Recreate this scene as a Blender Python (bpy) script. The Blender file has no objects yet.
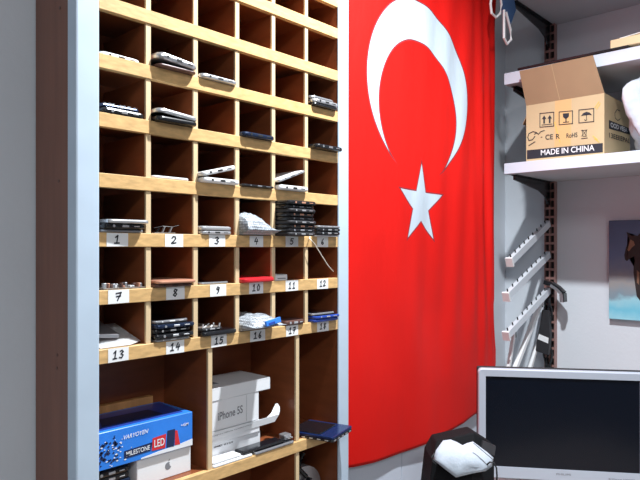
import bpy, bmesh, math, random
from mathutils import Vector, Matrix
random.seed(7)
S = bpy.context.scene
C = S.collection
PI = math.pi
# ------------------------------------------------------------------ camera
F = 610.0
TH = math.atan2(565, F)
SN, CS = math.sin(TH), math.cos(TH)
CAM = Vector((-.504, -.978, 1.45))
HOR = 248.0

def ray(px, py):
    a = (px - 320) / F
    b = (HOR - py) / F
    return Vector((a * SN + CS, -a * CS + SN, b))
def on_y(px, py, y):
    r = ray(px, py); return CAM + r * ((y - CAM.y) / r.y)
def on_x(px, py, x):
    r = ray(px, py); return CAM + r * ((x - CAM.x) / r.x)
def at(px, py, depth):
    return CAM + ray(px, py) * depth

cd = bpy.data.cameras.new('camera'); cam = bpy.data.objects.new('camera', cd); C.objects.link(cam)
cam.location = CAM
cam.rotation_euler = (PI / 2, 0, math.atan2(SN, CS) - PI / 2)
cd.sensor_width = 36; cd.lens = 36 * F / 640; cd.shift_y = (HOR - 240) / 640
cd.clip_start = .02
S.camera = cam

# ------------------------------------------------------------------ materials
def mat(name, col, rough=.5, metal=0., bump=0., bscale=60, var=0., vscale=8, stretch=(1, 1, 1), spec=.5, coat=0.):
    m = bpy.data.materials.new(name); m.use_nodes = True
    nt = m.node_tree; b = nt.nodes['Principled BSDF']
    b.inputs['Base Color'].default_value = (*col, 1)
    b.inputs['Roughness'].default_value = rough
    b.inputs['Metallic'].default_value = metal
    b.inputs['Specular IOR Level'].default_value = spec
    b.inputs['Coat Weight'].default_value = coat
    if var or bump:
        tc = nt.nodes.new('ShaderNodeTexCoord'); mp = nt.nodes.new('ShaderNodeMapping')
        mp.inputs['Scale'].default_value = stretch
        nt.links.new(tc.outputs['Object'], mp.inputs['Vector'])
    if var:
        n = nt.nodes.new('ShaderNodeTexNoise'); n.inputs['Scale'].default_value = vscale; n.inputs['Detail'].default_value = 5
        nt.links.new(mp.outputs[0], n.inputs['Vector'])
        r = nt.nodes.new('ShaderNodeMapRange')
        r.inputs['From Min'].default_value = .3; r.inputs['From Max'].default_value = .7
        r.inputs['To Min'].default_value = 1 - var; r.inputs['To Max'].default_value = 1 + var
        nt.links.new(n.outputs['Fac'], r.inputs['Value'])
        mx = nt.nodes.new('ShaderNodeVectorMath'); mx.operation = 'SCALE'
        mx.inputs[0].default_value = col
        nt.links.new(r.outputs[0], mx.inputs['Scale'])
        nt.links.new(mx.outputs[0], b.inputs['Base Color'])
    if bump:
        n2 = nt.nodes.new('ShaderNodeTexNoise'); n2.inputs['Scale'].default_value = bscale
        nt.links.new(mp.outputs[0], n2.inputs['Vector'])
        bp = nt.nodes.new('ShaderNodeBump'); bp.inputs['Strength'].default_value = bump; bp.inputs['Distance'].default_value = .004
        nt.links.new(n2.outputs['Fac'], bp.inputs['Height']); nt.links.new(bp.outputs[0], b.inputs['Normal'])
    return m

M = {}
M['wall'] = mat('wall_paint', (.63, .68, .74), .8, bump=.12, bscale=90, var=.03, vscale=3)
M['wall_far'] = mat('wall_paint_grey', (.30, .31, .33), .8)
M['ceil'] = mat('ceiling_paint', (.8, .8, .8), .9)
M['floor'] = mat('floor_tiles', (.35, .33, .30), .5, var=.1)
M['beech'] = mat('beech_edge', (.66, .42, .18), .5, var=.17, vscale=110, stretch=(.4, 1, 1.2), bump=.1, bscale=150)
M['beech_v'] = mat('beech_edge_pale', (.70, .53, .32), .5, var=.08, vscale=50, stretch=(1, 1, .1))
M['brown'] = mat('brown_laminate', (.235, .066, .023), .42, var=.16, vscale=30, stretch=(.3, .3, 1.6))
M['mahog'] = mat('brown_side_laminate', (.20, .078, .048), .45, var=.12, vscale=22, stretch=(1, 3, .25))
M['plank'] = mat('raw_plank', (.55, .27, .10), .6, var=.2, vscale=40, stretch=(1.4, 1, .25))
M['trim'] = mat('pale_blue_paint', (.50, .61, .73), .4, var=.04, vscale=12, bump=.05, bscale=20)
M['silver'] = mat('silver_metal', (.70, .72, .75), .28, .75)
M['grey_metal'] = mat('grey_metal', (.42, .43, .46), .35, .7)
M['white_p'] = mat('white_plastic', (.80, .81, .83), .35)
M['black_p'] = mat('black_plastic', (.012, .013, .016), .25)
M['black_m'] = mat('black_matt', (.018, .018, .022), .6)
M['glass'] = mat('black_glass', (.008, .009, .013), .08, coat=.5)
M['drive'] = mat('deep_blue_metal', (.012, .03, .12), .25, .3)
M['navy'] = mat('navy_metal', (.02, .035, .08), .25, .5)
M['blue_p'] = mat('blue_plastic', (.02, .06, .35), .3)
M['blue_l'] = mat('bright_blue_plastic', (.04, .22, .75), .35)
M['red_p'] = mat('red_plastic', (.62, .02, .03), .3)
M['gold_p'] = mat('rose_gold', (.60, .30, .20), .35, .3)
M['brown_p'] = mat('dark_brown_plastic', (.10, .045, .035), .4)
M['paper'] = mat('paper', (.84, .86, .88), .7)
M['ink'] = mat('ink', (.015, .018, .03), .7)
M['greyink'] = mat('grey_ink', (.22, .23, .26), .7)
M['card_w'] = mat('white_carton', (.82, .85, .89), .5)
M['carton'] = mat('brown_carton', (.56, .435, .255), .75, var=.05, vscale=10)
M['carton_in'] = mat('brown_carton_inside', (.42, .295, .175), .8, var=.05, vscale=10)
M['tape'] = mat('packing_tape', (.66, .44, .20), .3)
M['yellow'] = mat('yellow_mark', (.75, .50, .10), .6)
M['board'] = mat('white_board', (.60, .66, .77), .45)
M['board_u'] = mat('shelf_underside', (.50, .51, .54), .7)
M['bubble'] = mat('bubble_wrap', (.42, .46, .50), .3)
_nt = M['bubble'].node_tree; _tc = _nt.nodes.new('ShaderNodeTexCoord'); _v = _nt.nodes.new('ShaderNodeTexVoronoi'); _v.inputs['Scale'].default_value = 190; _v.inputs['Randomness'].default_value = .25
_nt.links.new(_tc.outputs['Object'], _v.inputs['Vector'])
_r = _nt.nodes.new('ShaderNodeValToRGB'); _r.color_ramp.elements[0].position = .25; _r.color_ramp.elements[0].color = (.60, .66, .72, 1); _r.color_ramp.elements[1].position = .62; _r.color_ramp.elements[1].color = (.20, .22, .25, 1)
_nt.links.new(_v.outputs['Distance'], _r.inputs[0]); _nt.links.new(_r.outputs[0], _nt.nodes['Principled BSDF'].inputs['Base Color'])
_b = _nt.nodes.new('ShaderNodeBump'); _b.invert = True; _b.inputs['Strength'].default_value = .8; _b.inputs['Distance'].default_value = .002
_nt.links.new(_v.outputs['Distance'], _b.inputs['Height']); _nt.links.new(_b.outputs[0], _nt.nodes['Principled BSDF'].inputs['Normal'])
M['rail'] = mat('rail_metal_flag_tint', (.36, .20, .18), .4, .3)  # red in the base colour stands in for the flag reflected in the metal
M['slot'] = mat('slot_dark', (.01, .01, .012), .6)
M['arm'] = mat('arm_metal', (.66, .70, .76), .35, .15)
M['bag'] = mat('black_fabric', (.006, .007, .009), .8, bump=.4, bscale=500, spec=.2)
M['mask'] = mat('mask_fabric', (.50, .57, .66), .8, bump=.25, bscale=90)
M['cloth_w'] = mat('white_bag_plastic', (.56, .62, .70), .3, bump=.8, bscale=35)
M['desk'] = mat('desk_laminate', (.45, .40, .36), .5, var=.05)
M['bezel'] = mat('silver_bezel', (.50, .56, .66), .35, .2)
M['screen'] = mat('lcd_screen', (.002, .004, .010), .22, spec=.28)
M['cable_w'] = mat('white_cable', (.75, .70, .62), .5)
M['strap'] = mat('blue_strap', (.05, .13, .30), .5)
M['pcb'] = mat('circuit_board', (.16, .13, .11), .5, var=.5, vscale=200)
M['bwhite'] = mat('print_white', (.82, .85, .9), .5)
M['pred'] = mat('print_red', (.65, .03, .04), .45)
M['pdark'] = mat('print_dark', (.012, .025, .09), .4)
M['hdark'] = mat('horse_paint_dark', (.018, .012, .012), .6)
M['hbrown'] = mat('horse_paint_brown', (.20, .10, .06), .6)
M['cream'] = mat('cream_wood', (.76, .60, .36), .6, var=.06)

def emblem_material():
    m = bpy.data.materials.new('flag_cloth'); m.use_nodes = True
    nt = m.node_tree; L = nt.links; b = nt.nodes['Principled BSDF']
    b.inputs['Roughness'].default_value = .62
    b.inputs['Specular IOR Level'].default_value = .15
    uv = nt.nodes.new('ShaderNodeUVMap'); uv.uv_map = 'UVMap'
    sep = nt.nodes.new('ShaderNodeSeparateXYZ'); L.new(uv.outputs[0], sep.inputs[0])
    def mth(op, a, bb=None, c=None):
        n = nt.nodes.new('ShaderNodeMath'); n.operation = op
        for i, v in enumerate((a, bb, c)):
            if v is None: continue
            if isinstance(v, (int, float)): n.inputs[i].default_value = v
            else: L.new(v, n.inputs[i])
        return n.outputs[0]
    X, Z = sep.outputs[0], sep.outputs[1]
    def circ(cx, cz, r):
        dx = mth('SUBTRACT', X, cx); dz = mth('SUBTRACT', Z, cz)
        d = mth('SQRT', mth('ADD', mth('MULTIPLY', dx, dx), mth('MULTIPLY', dz, dz)))
        return mth('SUBTRACT', d, r)                      # signed distance
    o = circ(1.009, 1.913, .2600); i = circ(1.006, 1.847, .2065)
    cres = mth('MAXIMUM', o, mth('MULTIPLY', i, -1))       # <0 inside
    R = .128; dd = R * math.cos(2 * PI / 5)
    sx = mth('SUBTRACT', X, 1.014); sz = mth('SUBTRACT', Z, 1.577)
    def star(grow):
        tot = None
        for k in range(5):
            a = PI / 2 + k * 2 * PI / 5 + math.radians(-1)
            dot = mth('ADD', mth('MULTIPLY', sx, math.cos(a)), mth('MULTIPLY', sz, math.sin(a)))
            s = mth('LESS_THAN', dot, dd + grow)
            tot = s if tot is None else mth('ADD', tot, s)
        return mth('GREATER_THAN', tot, 3.5)
    white = mth('MAXIMUM', mth('LESS_THAN', cres, -.002), star(-.002))
    seam = mth('MAXIMUM', mth('LESS_THAN', cres, .002), star(.002))
    n = nt.nodes.new('ShaderNodeTexNoise'); n.inputs['Scale'].default_value = 3
    L.new(uv.outputs[0], n.inputs['Vector'])
    mr = nt.nodes.new('ShaderNodeMixRGB')
    mr.inputs[1].default_value = (.70, .010, .007, 1); mr.inputs[2].default_value = (.60, .008, .006, 1)
    L.new(n.outputs['Fac'], mr.inputs[0])
    m1 = nt.nodes.new('ShaderNodeMixRGB'); m1.inputs[2].default_value = (.25, .03, .04, 1)
    L.new(seam, m1.inputs[0]); L.new(mr.outputs[0], m1.inputs[1])
    m2 = nt.nodes.new('ShaderNodeMixRGB'); m2.inputs[2].default_value = (.47, .55, .63, 1)
    L.new(white, m2.inputs[0]); L.new(m1.outputs[0], m2.inputs[1])
    L.new(m2.outputs[0], b.inputs['Base Color'])
    w = nt.nodes.new('ShaderNodeTexNoise'); w.inputs['Scale'].default_value = 16; w.inputs['Detail'].default_value = 4
    mp = nt.nodes.new('ShaderNodeMapping'); mp.inputs['Scale'].default_value = (1, .28, 1)
    L.new(uv.outputs[0], mp.inputs[0]); L.new(mp.outputs[0], w.inputs['Vector'])
    bp = nt.nodes.new('ShaderNodeBump'); bp.inputs['Strength'].default_value = .35; bp.inputs['Distance'].default_value = .01
    L.new(w.outputs['Fac'], bp.inputs['Height']); L.new(bp.outputs[0], b.inputs['Normal'])
    return m

# ------------------------------------------------------------------ mesh helpers
def thing(name, loc, label, cat, rot=(0, 0, 0), group=None):
    o = bpy.data.objects.new(name, None); C.objects.link(o)
    o.empty_display_size = .05
    o.location = loc; o.rotation_euler = rot; o['label'] = label; o['category'] = cat
    if group: o['group'] = group
    return o
def tag(o, label, cat, group=None):
    o['label'] = label; o['category'] = cat
    if group: o['group'] = group
    return o
def B():
    return bmesh.new()
def box(bm, a, b, bev=0., seg=1):
    """box between corners a and b"""
    g = bmesh.ops.create_cube(bm, size=1)
    vs = g['verts']
    for v in vs:
        v.co = Vector([(a[i] + b[i]) / 2 + v.co[i] * abs(b[i] - a[i]) for i in range(3)])
    if bev:
        es = list({e for v in vs for e in v.link_edges})
        bmesh.ops.bevel(bm, geom=es, offset=bev, segments=seg, profile=.5, affect='EDGES')
def slab(bm, x0, y0, z0, x1, y1, z1, r, bev=.001, n=5):
    """slab with rounded corners in plan and softened rims"""
    r = min(r, (x1 - x0) / 2.01, (y1 - y0) / 2.01); bev = min(bev, (z1 - z0) * .45, r * .9)
    def ring(z, ins):
        out = []
        for cx, cy, a0 in ((x1 - r, y1 - r, 0), (x0 + r, y1 - r, 90), (x0 + r, y0 + r, 180), (x1 - r, y0 + r, 270)):
            for k in range(n + 1):
                a = math.radians(a0 + 90 * k / n)
                out.append(bm.verts.new((cx + (r - ins) * math.cos(a), cy + (r - ins) * math.sin(a), z)))
        return out
    prof = [(z0, bev), (z0 + bev * .3, bev * .3), (z0 + bev, 0), (z1 - bev, 0), (z1 - bev * .3, bev * .3), (z1, bev)]
    rs = [ring(z, i) for z, i in prof]
    for A, D in zip(rs, rs[1:]):
        for k in range(len(A)):
            bm.faces.new((A[k], A[(k + 1) % len(A)], D[(k + 1) % len(A)], D[k]))
    bm.faces.new(rs[0][::-1]); bm.faces.new(rs[-1])
def tube(bm, pts, r, n=8, r2=None):
    pts = [Vector(p) for p in pts]; rings = []
    for i, p in enumerate(pts):
        d = (pts[min(i + 1, len(pts) - 1)] - pts[max(i - 1, 0)]).normalized()
        up = Vector((0, 0, 1)) if abs(d.z) < .95 else Vector((1, 0, 0))
        a = d.cross(up).normalized(); b = d.cross(a)
        rr = r if r2 is None else r + (r2 - r) * i / (len(pts) - 1)
        rings.append([bm.verts.new(p + (a * math.cos(2 * PI * k / n) + b * math.sin(2 * PI * k / n)) * rr) for k in range(n)])
    for A, D in zip(rings, rings[1:]):
        for k in range(n):
            bm.faces.new((A[k], A[(k + 1) % n], D[(k + 1) % n], D[k]))
    bm.faces.new(rings[0][::-1]); bm.faces.new(rings[-1])
def bar(bm, p, q, w, h, side):
    """rectangular bar from p to q; w along the side vector, h across"""
    p, q = Vector(p), Vector(q); d = (q - p).normalized(); s = Vector(side).normalized(); u = d.cross(s).normalized()
    A = [bm.verts.new(p + s * w / 2 * i + u * h / 2 * j) for i, j in ((-1, -1), (1, -1), (1, 1), (-1, 1))]
    D = [bm.verts.new(q + s * w / 2 * i + u * h / 2 * j) for i, j in ((-1, -1), (1, -1), (1, 1), (-1, 1))]
    for k in range(4): bm.faces.new((A[k], A[(k + 1) % 4], D[(k + 1) % 4], D[k]))
    bm.faces.new(A[::-1]); bm.faces.new(D)
def plate(bm, pts, thick):
    """closed polygon (3D points) pushed along thick vector"""
    t = Vector(thick); A = [bm.verts.new(Vector(p)) for p in pts]; D = [bm.verts.new(Vector(p) + t) for p in pts]
    n = len(A)
    bm.faces.new(A[::-1]); bm.faces.new(D)
    for k in range(n): bm.faces.new((A[k], A[(k + 1) % n], D[(k + 1) % n], D[k]))
def cyl(bm, c, axis, r, h, n=16):
    a = Vector(axis).normalized(); c = Vector(c); tube(bm, [c, c + a * h], r, n)
def obj(name, bm, m, parent=None, world=False, smooth=False):
    """link one mesh object; world=True: the coordinates are world coordinates of an unrotated parent chain"""
    if world and parent is not None:
        off = Vector((0, 0, 0)); p = parent
        while p is not None: off += p.location; p = p.parent
        bmesh.ops.translate(bm, verts=bm.verts, vec=-off)
    bmesh.ops.recalc_face_normals(bm, faces=bm.faces)
    me = bpy.data.meshes.new(name); bm.to_mesh(me); bm.free()
    me.materials.append(m)
    if smooth:
        for p in me.polygons: p.use_smooth = True
    o = bpy.data.objects.new(name, me); C.objects.link(o)
    if parent is not None: o.parent = parent
    return o
def struct(o):
    o['kind'] = 'structure'; return o
def text_bm(s, w, h, origin, ux, uy, thick=.0004, shear=0.):
    """lettering fitted to w x h, laid on the plane origin + ux, uy"""
    cu = bpy.data.curves.new('t', 'FONT'); cu.body = s; cu.size = 1; cu.shear = shear; cu.offset = .012
    o = bpy.data.objects.new('t', cu); C.objects.link(o)
    dg = bpy.context.evaluated_depsgraph_get(); dg.update()
    me = bpy.data.meshes.new_from_object(o.evaluated_get(dg))
    bpy.data.objects.remove(o); bpy.data.curves.remove(cu)
    bm = B(); bm.from_mesh(me); bpy.data.meshes.remove(me)
    xs = [v.co.x for v in bm.verts]; ys = [v.co.y for v in bm.verts]
    x0, x1, y0, y1 = min(xs), max(xs), min(ys), max(ys)
    ux = Vector(ux).normalized(); uy = Vector(uy).normalized(); nn = ux.cross(uy).normalized(); origin = Vector(origin)
    for v in bm.verts:
        v.co = origin + ux * ((v.co.x - x0) / (x1 - x0) * w) + uy * ((v.co.y - y0) / (y1 - y0) * h) + nn * thick
    return bm
def strokes(bm, lines, origin, ux, uy, w, h, pen):
    """handwriting: polylines in a unit box laid on a plane as flat ribbons"""
    ux = Vector(ux).normalized(); uy = Vector(uy).normalized(); nn = ux.cross(uy); origin = Vector(origin)
    for ln in lines:
        for a, b in zip(ln, ln[1:]):
            p = origin + ux * a[0] * w + uy * a[1] * h + nn * .0004; q = origin + ux * b[0] * w + uy * b[1] * h + nn * .0004
            d = (q - p).normalized(); s = nn.cross(d) * pen / 2; e = d * pen * .4
            bm.faces.new([bm.verts.new(c) for c in (p - s - e, q - s + e, q + s + e, p + s - e)])
DIG = {
 '1': [[(.2, .75), (.55, 1), (.5, 0)], [(.15, 0), (.9, .03)]],
 '2': [[(.1, .75), (.3, 1), (.7, .95), (.8, .7), (.5, .35), (.1, .05), (.5, .05), (.95, .12)]],
 '3': [[(.15, .9), (.5, 1), (.8, .8), (.4, .55), (.85, .35), (.6, .02), (.1, .1)]],
 '4': [[(.45, 1), (.1, .4), (.9, .45)], [(.75, .75), (.6, 0)]],
 '5': [[(.9, .95), (.3, .95), (.2, .55), (.7, .6), (.85, .3), (.5, 0), (.1, .1)]],
 '6': [[(.7, 1), (.3, .6), (.2, .2), (.5, 0), (.8, .2), (.6, .45), (.25, .3)]],
 '7': [[(.1, .9), (.9, 1), (.45, 0)], [(.2, .5), (.85, .55)]],
 '8': [[(.8, .9), (.4, 1), (.25, .75), (.8, .3), (.55, 0), (.2, .2), (.5, .5), (.8, .9)]],
 '9': [[(.75, .8), (.4, 1), (.2, .7), (.5, .55), (.75, .85), (.65, .3), (.4, 0)]],
 '0': [[(.5, 1), (.15, .6), (.3, .05), (.75, .1), (.9, .6), (.5, 1)]]}

# ------------------------------------------------------------------ the room
WY, WX, CH = .175, 1.87, 2.80
XMIN, YMIN = -2.3, -2.9
def roombox(name, a, b, m):
    bm = B(); box(bm, a, b); return struct(obj(name, bm, m))
roombox('wall_left', (XMIN, WY, 0), (WX, WY + .12, CH), M['wall'])
roombox('wall_back', (WX, YMIN, 0), (WX + .12, WY + .12, CH), M['wall'])
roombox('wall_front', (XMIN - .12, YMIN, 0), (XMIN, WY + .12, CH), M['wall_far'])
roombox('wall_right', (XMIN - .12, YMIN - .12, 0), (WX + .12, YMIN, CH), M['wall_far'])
roombox('floor', (XMIN - .12, YMIN - .12, -.1), (WX + .12, WY + .12, 0), M['floor'])
roombox('ceiling', (XMIN - .12, YMIN - .12, CH), (WX + .12, WY + .12, CH + .1), M['ceil'])

# ------------------------------------------------------------------ pigeonhole cabinet
CW = .616
STR = [2.11, 2.036, 1.96, 1.857, 1.757, 1.657, 1.5535, 1.452, 1.353, 1.252]
SH = .0245
BIG = .986
DIV = [.0968, .2002, .3040, .4055, .5088]
DT = .0098
ZT = 2.16
cab = thing('pigeonhole_cabinet', (.3, .08, 0), 'tall beech-edged brown pigeonhole cabinet with pale blue trim and numbered cards', 'cabinet')
def cpart(name, a, b, m, parent=cab, bev=0., seg=1):
    bm = B(); box(bm, a, b, bev, seg); return obj(name, bm, m, parent, world=True)
sp = cpart('side_panel', (-.036, .0305, 0), (-.0005, .168, ZT), M['mahog'])
for px, py in ((60, 8), (59, 181), (57.5, 355), (57, 368)):
    p = on_x(px, py, -.036); bm = B(); cyl(bm, (-.0358, p.y, p.z), (-1, 0, 0), .0028, .0010, 12)
    obj('screw', bm, M['brown_p'], sp, world=True)
cpart('side_panel', (CW + .0003, .0037, 0), (CW + .030, .168, ZT), M['brown'])
cpart('side_trim', (-.041, -.003, 0), (0, .030, ZT), M['trim'], bev=.003, seg=2)
cpart('side_trim', (CW, -.003, 0), (.654, .0035, ZT), M['trim'], bev=.003, seg=2)
cpart('back_panel', (0, .160, 0), (CW, .168, ZT), M['brown'])
cpart('top_board', (0, .0, ZT - .024), (CW, .159, ZT), M['brown'])
cpart('base_board', (0, .0, 0), (CW, .159, .08), M['brown'])
def shelf(z, h=SH, split=.012):
    s = cpart('shelf_board', (.0003, split, z + h - .010 if h > .02 else z), (CW - .0003, .1595, z + h), M['brown'])
    e = cpart('edge_strip', (.0003, 0, z), (CW - .0003, split, z + h), M['beech'], parent=s, bev=.0008)
    return s
for z in STR: shelf(z)
shelf(BIG); shelf(.62); shelf(.30)
def divider(x, z0, z1):
    d = cpart('divider', (x - DT / 2 + .0004, .008, z0 + .0003), (x + DT / 2 - .0004, .1595, z1 - .0003), M['brown'])
    cpart('divider_edge', (x - DT / 2, .003, z0 + .0003), (x + DT / 2, .008, z1 - .0003), M['beech_v'], parent=d)
tops = [ZT - .024] + STR[:-1]
for z, zt in zip(STR, tops):
    for x in DIV: divider(x, z + SH, zt if zt > 2.13 else zt)
for x in (.2350, .4800):
    divider(x, BIG + SH, STR[-1])
    divider(x, .62 + SH, BIG)
    divider(x, .30 + SH, .62)
# numbered paper cards
cards = [(1, 106.5, 128, 7, .8), (2, 165, 183, 7, 1), (3, 209, 225, 7, .9), (4, 249.5, 263, 7, .8), (5, 285.5, 298, 7, .9), (6, 317, 328, 7, .9),
         (7, 108, 129, 8, 1), (8, 166, 184.5, 8, 1), (9, 210, 226, 8, 1), (10, 249, 263, 8, .9), (11, 285.5, 298, 8, 1), (12, 317, 328, 8, 1),
         (13, 108, 128.5, 9, 1), (14, 166, 184, 9, .95), (15, 211, 226.5, 9, .95), (16, 250, 265, 9, .95), (17, 286, 298, 9, 1), (18, 317, 328.5, 9, .9)]
for num, a, b, row, hh in cards:
    z0 = STR[row]; xa = on_y(a, 250, 0).x; xb = on_y(b, 250, 0).x
    t = .001 if num % 2 else -.001
    bm = B()
    zt = z0 + SH * (.90 + .09 * hh)
    plate(bm, [(xa, -.0006, z0 + .0006), (xb, -.0006, z0 + .0006 + t * .5), (xb, -.0006, zt), (xa, -.0006, zt + t * .4)], (0, .0005, 0))
    c = obj('number_card', bm, M['paper'], cab, world=True)
    c['label'] = 'white paper card with the handwritten number %d' % num
    bm = B(); s = str(num); w = xb - xa; n = len(s)
    dw = w * (.34 if n == 1 else .27)
    x = xa + w * .5 - dw * n * .56
    for ch in s:
        strokes(bm, DIG[ch], (x, -.0007, z0 + SH * .26), (1, 0, .0), (0.12, 0, 1), dw * .85, SH * .54, .0024)
        x += dw * 1.15
    obj('numeral', bm, M['ink'], c, world=True)

# ------------------------------------------------------------------ things in the pigeonholes
Z = [z + SH for z in STR]      # tops of the shelves
def phone(name, label, x0, x1, y, zb, d, t, body, screen='glass', yaw=0., roll=0., pitch=0., group=None, cat='phone', ports=True, r=.009, bev=None, portm='slot', face='up', bmat=None):
    """a handset lying flat: front-left lower corner at (x0, y, zb)"""
    w = x1 - x0
    o = thing(name, (x0, y, zb), label, cat, rot=(math.radians(pitch), math.radians(roll), math.radians(yaw)), group=group)
    bm = B(); slab(bm, 0, 0, 0, w, d, t, r, bev if bev else t * .35); obj('body', bm, M[body], o, smooth=False)
    if screen:
        bm = B()
        if face == 'up': slab(bm, .003, .004, t - .0002, w - .003, d - .004, t + .0005, r * .7, .0003)
        else: slab(bm, .003, .004, -.0002, w - .003, d - .004, .0004, r * .7, .0003)
        obj('screen', bm, M[screen], o)
    if ports:
        bm = B(); box(bm, (w * .5 - .0062, -.0005, t * .30), (w * .5 + .0062, .001, t * .74), .0004); obj('charging_port', bm, M[portm], o)
        bm = B(); cyl(bm, (w * .22, .0008, t * .52), (0, -1, 0), min(.0028, t * .28), .0014, 10); obj('headphone_jack', bm, M[portm], o)
        bm = B(); box(bm, (w * .70, -.0004, t * .42), (w * .84, .001, t * .62), .0003); obj('speaker_grille', bm, M[portm], o)
    return o

# ---- first occupied row (shelf at 1.7815)
z = Z[4] + .0003
phone('mobile_phone', 'white phone flat in the leftmost cell of the highest row that holds phones', .008, .088, .008, z, .12, .008, 'white_p', screen='glass', yaw=2, r=.012)
phone('mobile_phone', 'thin bronze-edged phone lying beneath the thick silver one, high up beside the white phone', .108, .192, -.014, z, .12, .0045, 'brown_p', yaw=-.6, ports=False, r=.01)
phone('mobile_phone', 'thick rounded silver phone tilted on top of a thin one in the highest filled row', .105, .1930, -.018, z + .0135, .105, .0125, 'silver', yaw=-.6, roll=5.4, r=.016, bev=.005)
phone('mobile_phone', 'slim silver phone flat beside the thick tilted silver one', .206, .297, -.010, z, .13, .0085, 'silver', yaw=0, r=.012)
phone('mobile_phone', 'dark thin phone, lowest of three piled against the right trim in the highest filled row', .522, .606, -.010, z, .12, .0065, 'black_p', ports=False)
phone('mobile_phone', 'light grey phone in the middle of the pile of three against the right trim', .521, .609, -.012, z + .0072, .12, .009, 'silver', roll=0, r=.014)
phone('mobile_phone', 'greenish grey phone on top of the pile of three against the right trim', .519, .600, -.006, z + .0168, .12, .0065, 'grey_metal', ports=False, r=.014)
# ---- second row (1.6815)
z = Z[5] + .0003
phone('mobile_phone', 'black phone at the bottom of the messy pair in the leftmost cell', .007, .088, -.001, z, .12, .010, 'black_p', ports=True, portm='silver')
o = phone('mobile_phone', 'stripped phone with bare silver frame on a black one in the leftmost cell', .005, .080, .004, z + .0107, .115, .006, 'navy', screen='silver', ports=True, portm='silver', r=.006)
for k in range(7):
    bm = B(); xx = .008 + k * .0095; box(bm, (xx, .002 + (k % 3) * .003, .0065), (xx + .004 + (k % 2) * .002, .012, .0065 + .0015 + (k % 3) * .001), .0003); obj('metal_clip', bm, M['silver'], o)
phone('mobile_phone', 'black phone at the bottom of the tilted black pair in the second column', .105, .193, -.017, z, .12, .0085, 'black_p', yaw=-.5, ports=False, r=.012)
phone('mobile_phone', 'silver-edged black phone tilted on a black one in the second column', .1045, .1930, -.018, z + .0152, .115, .0085, 'silver', screen='glass', yaw=-.5, roll=4.6, face='down', ports=False, r=.014, bev=.003)
phone('mobile_phone', 'dark blue metal phone alone in its cell above the open white phone', .310, .3995, -.012, z, .13, .0095, 'navy', r=.012, bev=.0035)
phone('mobile_phone', 'black phone poking past the right trim, alone in its cell', .520, .6135, -.022, z, .13, .0095, 'black_p', r=.012, ports=True, portm='grey_metal')
# ---- third row (1.578)
z = Z[6] + .0003
phone('mobile_phone', 'thin white phone alone in the second cell, two rows above card 8', .106, .186, .001, z, .12, .0050, 'white_p', ports=False)
phone('mobile_phone', 'white phone lying flat beneath a raised white one, above card 3', .207, .2975, -.016, z, .125, .0095, 'white_p', r=.01)
phone('mobile_phone', 'white phone raised at its right side above another white one, over card 3', .206, .291, -.015, z + .0105, .125, .009, 'white_p', roll=-14, r=.008)
phone('mobile_phone', 'very thin black phone lying flat above card 4', .310, .3995, -.010, z, .12, .0045, 'black_p', ports=True, portm='greyink')
phone('mobile_phone', 'off-white phone base lying flat under an open lid, above card 5', .411, .503, -.013, z, .12, .0105, 'white_p', r=.01)
phone('mobile_phone', 'bare silver phone shell slanting up above an off-white phone, over card 5', .411, .497, -.012, z + .015, .110, .005, 'silver', roll=-20, screen='white_p', ports=True, r=.006)
# ---- numbered row 1-6 (1.4765)
z = Z[7] + .0003
for k, (x0, x1, y, h, bm_, sc, lab) in enumerate([
        (.010, .089, .002, .006, 'grey_metal', None, 'bottom grey phone of the three stacked over card 1'),
        (.006, .084, -.008, .0085, 'black_p', 'glass', 'middle black phone of the three stacked over card 1'),
        (.009, .087, -.014, .0065, 'silver', 'glass', 'silver-edged top phone of the three stacked over card 1')]):
    phone('mobile_phone', lab, x0, x1, y, z, .12, h, bm_, screen=sc, yaw=-2 * k, ports=(k == 1), portm='silver', group='phones stacked over card 1'); z += h + .0008
z = Z[7] + .0003
o = thing('circuit_board', (.108, .001, z), 'small dark circuit board with silver clips standing over card 2', 'circuit board')
bm = B(); box(bm, (0, 0, 0), (.045, .07, .002), .0003); obj('board', bm, M['pcb'], o)
for k, (cx, h) in enumerate(((.006, .008), (.018, .011), (.033, .010))):
    bm = B(); bar(bm, (cx, .003, .0018), (cx + .004, .001, .0018 + h), .004, .002, (0, 1, 0)); obj('metal_clip', bm, M['silver' if k else 'black_p'], o)
bm = B(); tube(bm, [(.004, .008, .010), (.02, .004, .0135), (.04, .002, .0125), (.052, .0, .016)], .0008, 6); obj('flex_cable', bm, M['black_p'], o)
phone('mobile_phone', 'lower of the two silver phones stacked over card 3', .209, .286, -.005, z, .125, .0075, 'silver', r=.01, group='silver phones over card 3', ports=True)
phone('mobile_phone', 'upper of the two silver phones stacked over card 3', .208, .285, -.006, z + .0085, .125, .0072, 'silver', r=.01, group='silver phones over card 3', ports=False, screen='white_p')
ords = ['bottom', 'second from bottom', 'third from bottom', 'fourth from bottom', 'fifth from bottom', 'fourth from top', 'third from top', 'second from top', 'topmost']
zz = z
for k in range(9):
    xo = random.uniform(0, .003); yo = random.uniform(-.006, .003)
    wd = .089 - xo - random.uniform(0, .004)
    hh = .0074 + .0004 * (k % 3)
    p = phone('mobile_phone', 'black phone, %s of the nine in the tall stack over card 5' % ords[k], .4115 + xo, .4115 + xo + wd, -.036 + yo - (.004 if k == 6 else 0), zz, .125, hh,
              'black_p' if k % 3 else 'black_m', screen='glass', ports=True, portm=('silver', 'greyink', 'gold_p')[k % 3], group='black phones stacked over card 5', r=.010)
    zz += hh + .0008
zz = z
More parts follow.
